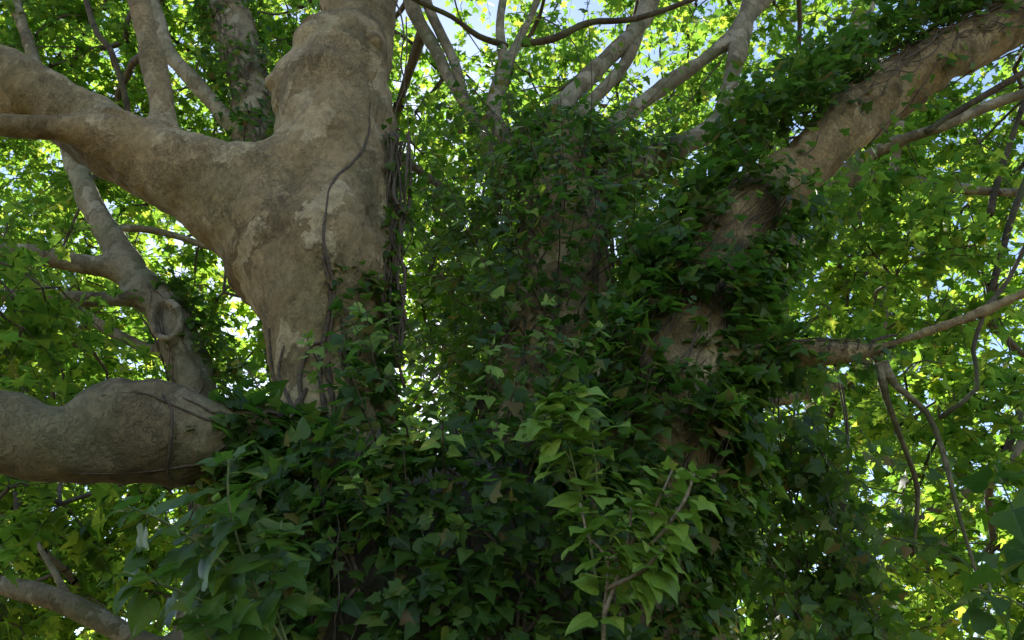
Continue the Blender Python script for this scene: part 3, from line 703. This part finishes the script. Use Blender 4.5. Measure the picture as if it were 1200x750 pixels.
for k in range(22):
    i0 = int(rng.integers(0, 18)); rows = vine_path(base_chain, rng.uniform(.2, 2.9), rng.normal() * .02, 1500 + k, rng.uniform(.05, .11), rng.uniform(.002, .004), i0, min(len(base_chain), i0 + int(rng.integers(5, 11))), .025)
    pale.append(tube(spline(rows, .04), 5, .2, k))
for v, t in pale: new_obj('stem', mesh_np('stem', v, t, M['vine']), iv)
for k in range(46):
    a = rng.uniform(.25, 2.9); z = rng.uniform(2.0, 3.15); q = np.array([math.cos(a), -math.sin(a), .25]); b0 = np.array([BX, BY, z]) + q * (.93 - .1 * max(0, z - 2.6))
    d_ = norm(q + np.array([0, 0, .9]) + rng.normal(size=3) * .3); L = rng.uniform(.16, .34)
    sprig(lv, stems, [b0, b0 + q * L * .4 + [0, 0, .05], b0 + q * L * .4 + d_ * L * .7], 6, (.05, .08), 200 + k)
ivy_finish(iv, lv, stems)

# ivy on the right stem
iv = thing('ivy_plant', 'thick ivy sheathing the leaning stem, brown bark showing through in patches', 'ivy')
lv = Leaves(); stems = []
SR = S_right[(S_right[:, 2] > 2.6)]; cut = int(len(SR) * .5)
px_, py_, _ = proj(SR[:, :3]); lowR = SR[px_ < 890]
ivy_on(lv, lowR, 4600, .26, seed=41, bare=bareR, hole=-.36)
for k in range(34):
    rows = vine_path(lowR, rng.uniform(0, np.pi), rng.normal() * .05, 300 + k, .006, rng.uniform(.003, .009), int(rng.integers(0, 6)), None, .10); stems.append(tube(spline(rows, .05), 6, .2, k))
for k in range(40):
    i = int(rng.integers(0, len(lowR))); a = rng.uniform(-.4, np.pi + .4); q = np.array([math.cos(a), -math.sin(a), .1]); b0 = lowR[i, :3] + q * lowR[i, 3]
    L = rng.uniform(.2, .45); d_ = norm(q + np.array([0, 0, .6]) + rng.normal(size=3) * .35)
    if min(np.linalg.norm(b0 - c) - br for c, br in bareR) < .05: continue
    sprig(lv, stems, [b0, b0 + q * L * .5, b0 + q * L * .5 + d_ * L * .6], 7, (.05, .08), 400 + k)
ivy_finish(iv, lv, stems)

# loose ivy curtain beyond the right stem
iv = thing('ivy_plant', 'loose curtain of ivy hanging beyond the leaning stem, below the horizontal limb', 'ivy')
lv = Leaves(); stems = []
for k in range(120):
    x = rng.uniform(845, 1010) if k < 80 else rng.uniform(850, 930); y = rng.uniform(440, 700) + (x - 850) * .5 * rng.random(); Y = rng.uniform(3.9, 4.9)
    b0 = Q(x, y, Y); L = rng.uniform(.35, .8); d_ = norm(np.array([.25, -.2, -.7]) + rng.normal(size=3) * .35)
    sprig(lv, stems, [b0, b0 + d_ * L * .5 + rng.normal(size=3) * .03, b0 + d_ * L + [0, 0, -.05]], 12, (.06, .10), 2000 + k, r0=.003, tipn=3)
for k in range(8):
    x0 = rng.uniform(850, 990); rows = [(*Q(x0 + 12 * math.sin(j + k), 430 + j * 60, 4.3 + .1 * math.sin(j * 1.7 + k)), .006) for j in range(7)]; stems.append(tube(spline(rows, .06), 5, .2, k))
ivy_finish(iv, lv, stems)

# ivy along the top of the right limb
iv = thing('ivy_plant', 'ivy trailing along the upper side of the bare leaning limb', 'ivy')
lv = Leaves(); stems = []
hiR = SR[px_ >= 885]; hiR = hiR[proj(hiR[:, :3])[0] < 1400]
ivy_on(lv, hiR, 3600, .52, seed=51, face=(-.62, .15, .75), face_min=.22, size=(.05, .095))
ivy_on(lv, hiR, 200, .06, seed=52, size=(.05, .09))
for k in range(22):
    rows = vine_path(hiR, rng.uniform(-.6, np.pi + .2), rng.normal() * .05, 500 + k, .004, rng.uniform(.003, .008), int(rng.integers(0, len(hiR) // 2)), None, .22); stems.append(tube(spline(rows, .04), 5, .2, k))
for k in range(30):
    i = int(rng.integers(0, len(hiR))); b0 = hiR[i, :3] + np.array([-.5, -.1, .7]) * hiR[i, 3]
    d_ = norm(np.array([-.5, -.2, .9]) + rng.normal(size=3) * .4); L = rng.uniform(.25, .55)
    sprig(lv, stems, [b0, b0 + d_ * L * .5, b0 + d_ * L + [0, 0, -.04]], 8, (.055, .085), 600 + k)
ivy_finish(iv, lv, stems)

# ivy on the inner stem
iv = thing('ivy_plant', 'bushy backlit ivy on the inner stem between the two big stems', 'ivy')
lv = Leaves(); stems = []
ivy_on(lv, S_mid, 4300, .50, seed=61, size=(.045, .085), hole=-.34)
for S in (Ss[8][:14], Ss[9][:12], Ss[10][:12], Ss[12][:22]): ivy_on(lv, S, 420, .22, seed=62, size=(.05, .09))
for k in range(24):
    rows = vine_path(S_mid, rng.uniform(0, np.pi), rng.normal() * .05, 700 + k, .01, rng.uniform(.005, .012), int(rng.integers(0, 6)), None, .12); stems.append(tube(spline(rows, .05), 6, .2, k))
for k in range(120):
    i = int(rng.integers(0, len(S_mid))); a = rng.uniform(-.5, np.pi + .5); q = np.array([math.cos(a), -math.sin(a), .1]); b0 = S_mid[i, :3] + q * S_mid[i, 3]
    L = rng.uniform(.3, 1.0) if k % 3 else rng.uniform(.7, 1.25); d_ = norm(q + np.array([0, 0, .5]) + rng.normal(size=3) * .35)
    sprig(lv, stems, [b0, b0 + q * L * .5, b0 + q * L * .5 + d_ * L * .6], 8, (.05, .085), 800 + k)
ivy_finish(iv, lv, stems)

# loose ivy shoots in the gap between the stems
iv = thing('ivy_plant', 'loose backlit ivy shoots arching into the bright gap beside the bare stem', 'ivy')
lv = Leaves(); stems = []
for k in range(60):
    x = 600 - 110 * rng.random() ** 1.3; y = rng.uniform(120, 470); Y = rng.uniform(4.3, 5.0)
    b0 = Q(x + 35, y, Y); L = rng.uniform(.3, .7); d_ = norm(np.array([-.6, -.1, .25]) + rng.normal(size=3) * .5)
    sprig(lv, stems, [b0, b0 + d_ * L * .5 + [0, 0, .05], b0 + d_ * L + [0, 0, -.06]], 11, (.055, .09), 3001 + 4 * k, r0=.003, tipn=3)
for k in range(7):
    x0 = rng.uniform(560, 630); rows = [(*Q(x0 + 10 * math.sin(j * 1.3 + k), 500 - j * 60, 4.6 + .1 * math.sin(j * 1.7 + k)), .007) for j in range(7)]; stems.append(tube(spline(rows, .06), 5, .2, k))
ivy_finish(iv, lv, stems)

# ivy round the horizontal limb
iv = thing('ivy_plant', 'dark ivy stems ringing the short horizontal limb', 'ivy')
lv = Leaves(); stems = []
hb = S_hbr[2:]; hb = hb[proj(hb[:, :3])[0] < 1060]
ivy_on(lv, hb[:9], 210, .12, seed=71, size=(.05, .09))
ivy_on(lv, hb, 60, .05, seed=72, size=(.05, .08))
for k in range(15):                                  # rootlets crossing round the limb
    i = 3 + k % max(1, len(hb) - 5); t = frames(hb)[i]; s1 = norm(np.cross(t, [0, 0, 1.0])); s2 = np.cross(s1, t); rows = []
    for a in np.linspace(-.3, 4.2, 9):
        q = s1 * math.cos(a) + s2 * math.sin(a); rows.append((*(hb[i, :3] + q * (hb[i, 3] + .003) + t * (.03 * a - .04 + rng.normal() * .006)), .0045))
    stems.append(tube(spline(rows, .02), 5, .2, k))
for k in range(6):
    rows = vine_path(hb, rng.uniform(-1.2, .6), rng.normal() * .06, 900 + k, .002, .006, 0, None, .15); stems.append(tube(spline(rows, .03), 5, .2, k))
ivy_finish(iv, lv, stems)

# ivy on the rear trunk, upper left
iv = thing('ivy_plant', 'ivy wrapping the rear trunk in the crotch of the bare stem', 'ivy')
lv = Leaves(); stems = []
sb = SB[0]; sb = sb[(proj(sb[:, :3])[1] < 330) & (proj(sb[:, :3])[1] > -60)]
ivy_on(lv, sb, 1700, .22, seed=81, size=(.06, .10), bare=[(Q(283, 25, 5.9), .3), (Q(300, 85, 5.85), .2)])
for k in range(14):
    rows = vine_path(sb, rng.uniform(0, np.pi), rng.normal() * .05, 950 + k, .006, rng.uniform(.005, .012), int(rng.integers(0, 4)), None, .12); stems.append(tube(spline(rows, .05), 5, .2, k))
for k in range(20):
    i = int(rng.integers(0, len(sb))); a = rng.uniform(-.4, np.pi + .4); q = np.array([math.cos(a), -math.sin(a), .1]); b0 = sb[i, :3] + q * sb[i, 3]
    L = rng.uniform(.25, .5); d_ = norm(q + np.array([0, 0, .6]) + rng.normal(size=3) * .35)
    sprig(lv, stems, [b0, b0 + q * L * .5, b0 + q * L * .5 + d_ * L * .6], 7, (.06, .09), 1000 + k)
ivy_finish(iv, lv, stems)

# ivy on the scarred tree
iv = thing('ivy_plant', 'sparse ivy creeping up the pale trunk with the hollow scar', 'ivy')
lv = Leaves(); stems = []
sa = SA[0]; py_a = proj(sa[:, :3])[1]; sa = sa[(py_a > 345) & (py_a < 620)]
ivy_on(lv, sa, 900, .34, seed=85, size=(.06, .10), face=(1, .1, .2), face_min=.5)
ivy_on(lv, sa, 60, .10, seed=86, size=(.05, .09), face=(-1, -.2, 0), face_min=.4)
for k in range(10):
    rows = vine_path(sa, rng.uniform(0, 1.4), rng.normal() * .05, 1100 + k, .006, rng.uniform(.006, .012), 0, None, .12); stems.append(tube(spline(rows, .05), 5, .2, k))
ivy_finish(iv, lv, stems)

# vines and ivy on the bare stem
iv = thing('ivy_plant', 'brown climbing vines and small yellow green ivy on the bare tan stem', 'ivy')
lv = Leaves(); stems = []
def onstem(px, py, w_):   # point on the front of the bare stem
    px += 4 * math.sin(py * .04)
    o_ = Vector((0, 0, CAMZ)); d = (Vector(Q(px, py, 3.8)) - o_).normalized(); hit = BVH.ray_cast(o_, d)[0]
    q = np.array(hit) if hit is not None else Q(px, py, 3.6)
    return (*(q - np.array(d) * .004), w_ * 1.5)
for rows in ([(392, 500, .012), (389, 440, .012), (386, 380, .010), (388, 330, .008), (383, 290, .007), (384, 250, .005)],
             [(380, 500, .010), (378, 420, .010), (384, 350, .008), (380, 300, .006)],
             [(352, 500, .009), (355, 440, .008), (366, 405, .008), (385, 398, .007), (402, 412, .006), (415, 470, .006)],
             [(330, 500, .012), (327, 450, .010), (320, 410, .008), (314, 385, .006)],
             [(340, 500, .014), (352, 470, .012), (362, 455, .008)],
             [(420, 500, .012), (412, 440, .010), (406, 400, .008), (395, 370, .006)],
             [(384, 250, .003), (383, 222, .004), (392, 205, .006), (408, 192, .0065), (424, 174, .0055), (434, 152, .004), (438, 120, .0025)],
             [(345, 500, .008), (340, 470, .007), (330, 440, .006), (335, 405, .005)]):
    R_ = np.array(rows, float); u_ = np.linspace(0, len(R_) - 1, len(R_) * 3)
    rows = np.column_stack([np.interp(u_, np.arange(len(R_)), R_[:, c]) for c in range(3)])
    stems.append(tube(spline([onstem(*r_) for r_ in rows], .03), 6, .25, len(rows)))
for k in range(16):      # shaggy dead vines down the shaded side
    x0 = 459 + rng.uniform(-6, 14); rows = [(*Q(x0 + rng.normal() * 5 + 6 * math.sin(j * .8 + k), 160 + j * 38 + rng.uniform(-8, 8), 3.68 + rng.normal() * .03), rng.uniform(.004, .012)) for j in range(int(rng.integers(4, 10)))]
    stems.append(tube(spline(rows, .04), 6, .3, k))
stems.append(tube(spline([(*Q(x, y, 3.7), r_) for x, y, r_ in [(455, -10, .007), (468, 12, .007), (473, 40, .006), (470, 75, .006), (474, 100, .005), (463, 135, .005), (470, 180, .005)]], .04), 6, .2, 3))
stems.append(tube(spline([(*Q(x, y, 3.72), r_) for x, y, r_ in [(476, 20, .005), (477, 60, .005), (474, 95, .005), (478, 140, .004), (480, 200, .004)]], .04), 6, .2, 4))
for rows in ([(268, 565, .006), (235, 566, .006), (200, 560, .005), (196, 520, .0045), (200, 480, .004), (192, 462, .003)], [(270, 500, .005), (240, 492, .004), (205, 476, .003), (165, 460, .0025), (120, 464, .002)],
             [(262, 540, .004), (225, 545, .004), (180, 552, .003), (130, 555, .0025), (80, 554, .002)], [(262, 485, .005), (248, 484, .004), (232, 474, .003), (215, 466, .002)], [(265, 520, .005), (250, 530, .004), (236, 550, .004), (215, 560, .003)]):
    stems.append(tube(spline([onstem(*r_) for r_ in rows], .03), 6, .25, len(rows)))
st = S_stem[(S_stem[:, 2] > 3.0)]; pys = proj(st[:, :3])[1]; st = st[(pys > 180) & (pys < 520)]
ivy_on(lv, st, 420, .14, seed=91, face=(1, .15, 0), face_min=.80, size=(.05, .08))
st2 = st[proj(st[:, :3])[1] > 345]
ivy_on(lv, st2, 260, .10, seed=92, face=(.95, -.4, 0), face_min=.62, size=(.045, .075))
for k, (x, y) in enumerate([(432, 330), (440, 372), (425, 395), (452, 410), (415, 440), (445, 450)]):
    b0 = np.array(onstem(x, y + 22, 0)[:3]); sprig(lv, stems, [b0, b0 + [.02, -.06, .05], b0 + [.04, -.09, .14]], 4, (.05, .075), 1200 + k)
ivy_finish(iv, lv, stems, material=M['ivy_leaf'], n_obj=300)

# free standing shoots in front
def shoot(label, lines, size, n, kind, material, seed, stem_mat, r0=.005, tipn=5, face=.4):
    root = thing('ivy_shoot', label, 'ivy shoot', group=None); lv = Leaves(); stems = []
    for k, ln in enumerate(lines):
        sprig(lv, stems, [Q(*p) for p in ln], n, size, seed + k, r0=r0, tipn=tipn, face=face)
    ivy_finish(root, lv, stems, kind, material, 300, stem_mat)
shoot('large leaved ivy shoots reaching out below the low swollen limb',
      [[(350, 790, 2.2), (300, 690, 2.05), (270, 600, 1.95), (268, 530, 1.9)], [(310, 710, 2.1), (250, 650, 1.95), (190, 610, 1.85), (140, 590, 1.8)],
       [(330, 760, 2.15), (270, 720, 2.0), (205, 690, 1.9), (145, 670, 1.85)], [(345, 780, 2.2), (320, 700, 2.1), (325, 650, 2.0), (330, 610, 1.95)], [(300, 800, 2.1), (255, 760, 1.95), (230, 720, 1.9)]],
      (.085, .115), 13, 'mature', M['ivy_mid'], 1300, M['green_stem'], face=.7)
shoot('bright young ivy shoot standing upright before the dark mantle',
      [[(700, 690, 2.75), (685, 600, 2.65), (668, 530, 2.6), (655, 470, 2.55)], [(690, 620, 2.7), (700, 570, 2.6), (692, 505, 2.6)], [(672, 545, 2.62), (650, 510, 2.58), (632, 478, 2.55)], [(664, 515, 2.6), (672, 480, 2.56), (668, 450, 2.54)]],
      (.085, .12), 13, 'mature', M['ivy_young'], 1320, M['green_stem'])
shoot('woody stemmed ivy bush with pale green leaf clusters at its tips',
      [[(705, 790, 2.6), (708, 720, 2.55), (712, 655, 2.5), (690, 630, 2.5), (680, 590, 2.5)], [(712, 660, 2.5), (745, 630, 2.5), (770, 590, 2.45), (790, 545, 2.45)],
       [(712, 655, 2.5), (760, 640, 2.45), (800, 590, 2.4), (815, 550, 2.4)], [(710, 690, 2.5), (750, 670, 2.45), (780, 640, 2.4)], [(708, 720, 2.5), (735, 640, 2.5), (740, 590, 2.5)]],
      (.07, .105), 15, 'mature', M['ivy_young'], 1340, M['vine_pale'], r0=.008)
shoot('small yellow green ivy tuft at the foot of the bare stem',
      [[(490, 560, 2.95), (475, 525, 2.85), (465, 500, 2.8)], [(480, 550, 2.95), (490, 520, 2.85), (500, 495, 2.8)], [(470, 560, 2.95), (455, 535, 2.85), (440, 520, 2.8)]],
      (.06, .09), 12, 'mature', M['ivy_young'], 1360, M['green_stem'], r0=.003)
shoot('big dark glossy ivy leaves hanging close by at the right edge',
      [[(1330, 780, 1.55), (1250, 690, 1.5), (1195, 610, 1.45), (1165, 545, 1.4)], [(1320, 800, 1.5), (1240, 740, 1.45), (1180, 700, 1.42), (1140, 690, 1.4)], [(1280, 740, 1.5), (1230, 660, 1.45), (1200, 620, 1.4)], [(1300, 800, 1.5), (1220, 770, 1.45), (1150, 745, 1.4)]],
      (.075, .10), 7, 'mature', M['ivy_leaf'], 1380, M['green_stem'], r0=.003, tipn=3, face=-.35)
print('LEAVES', NLEAF, 'objects', len(bpy.data.objects), 'tris', sum(len(m.loops) - 2 * len(m.polygons) for m in bpy.data.meshes))
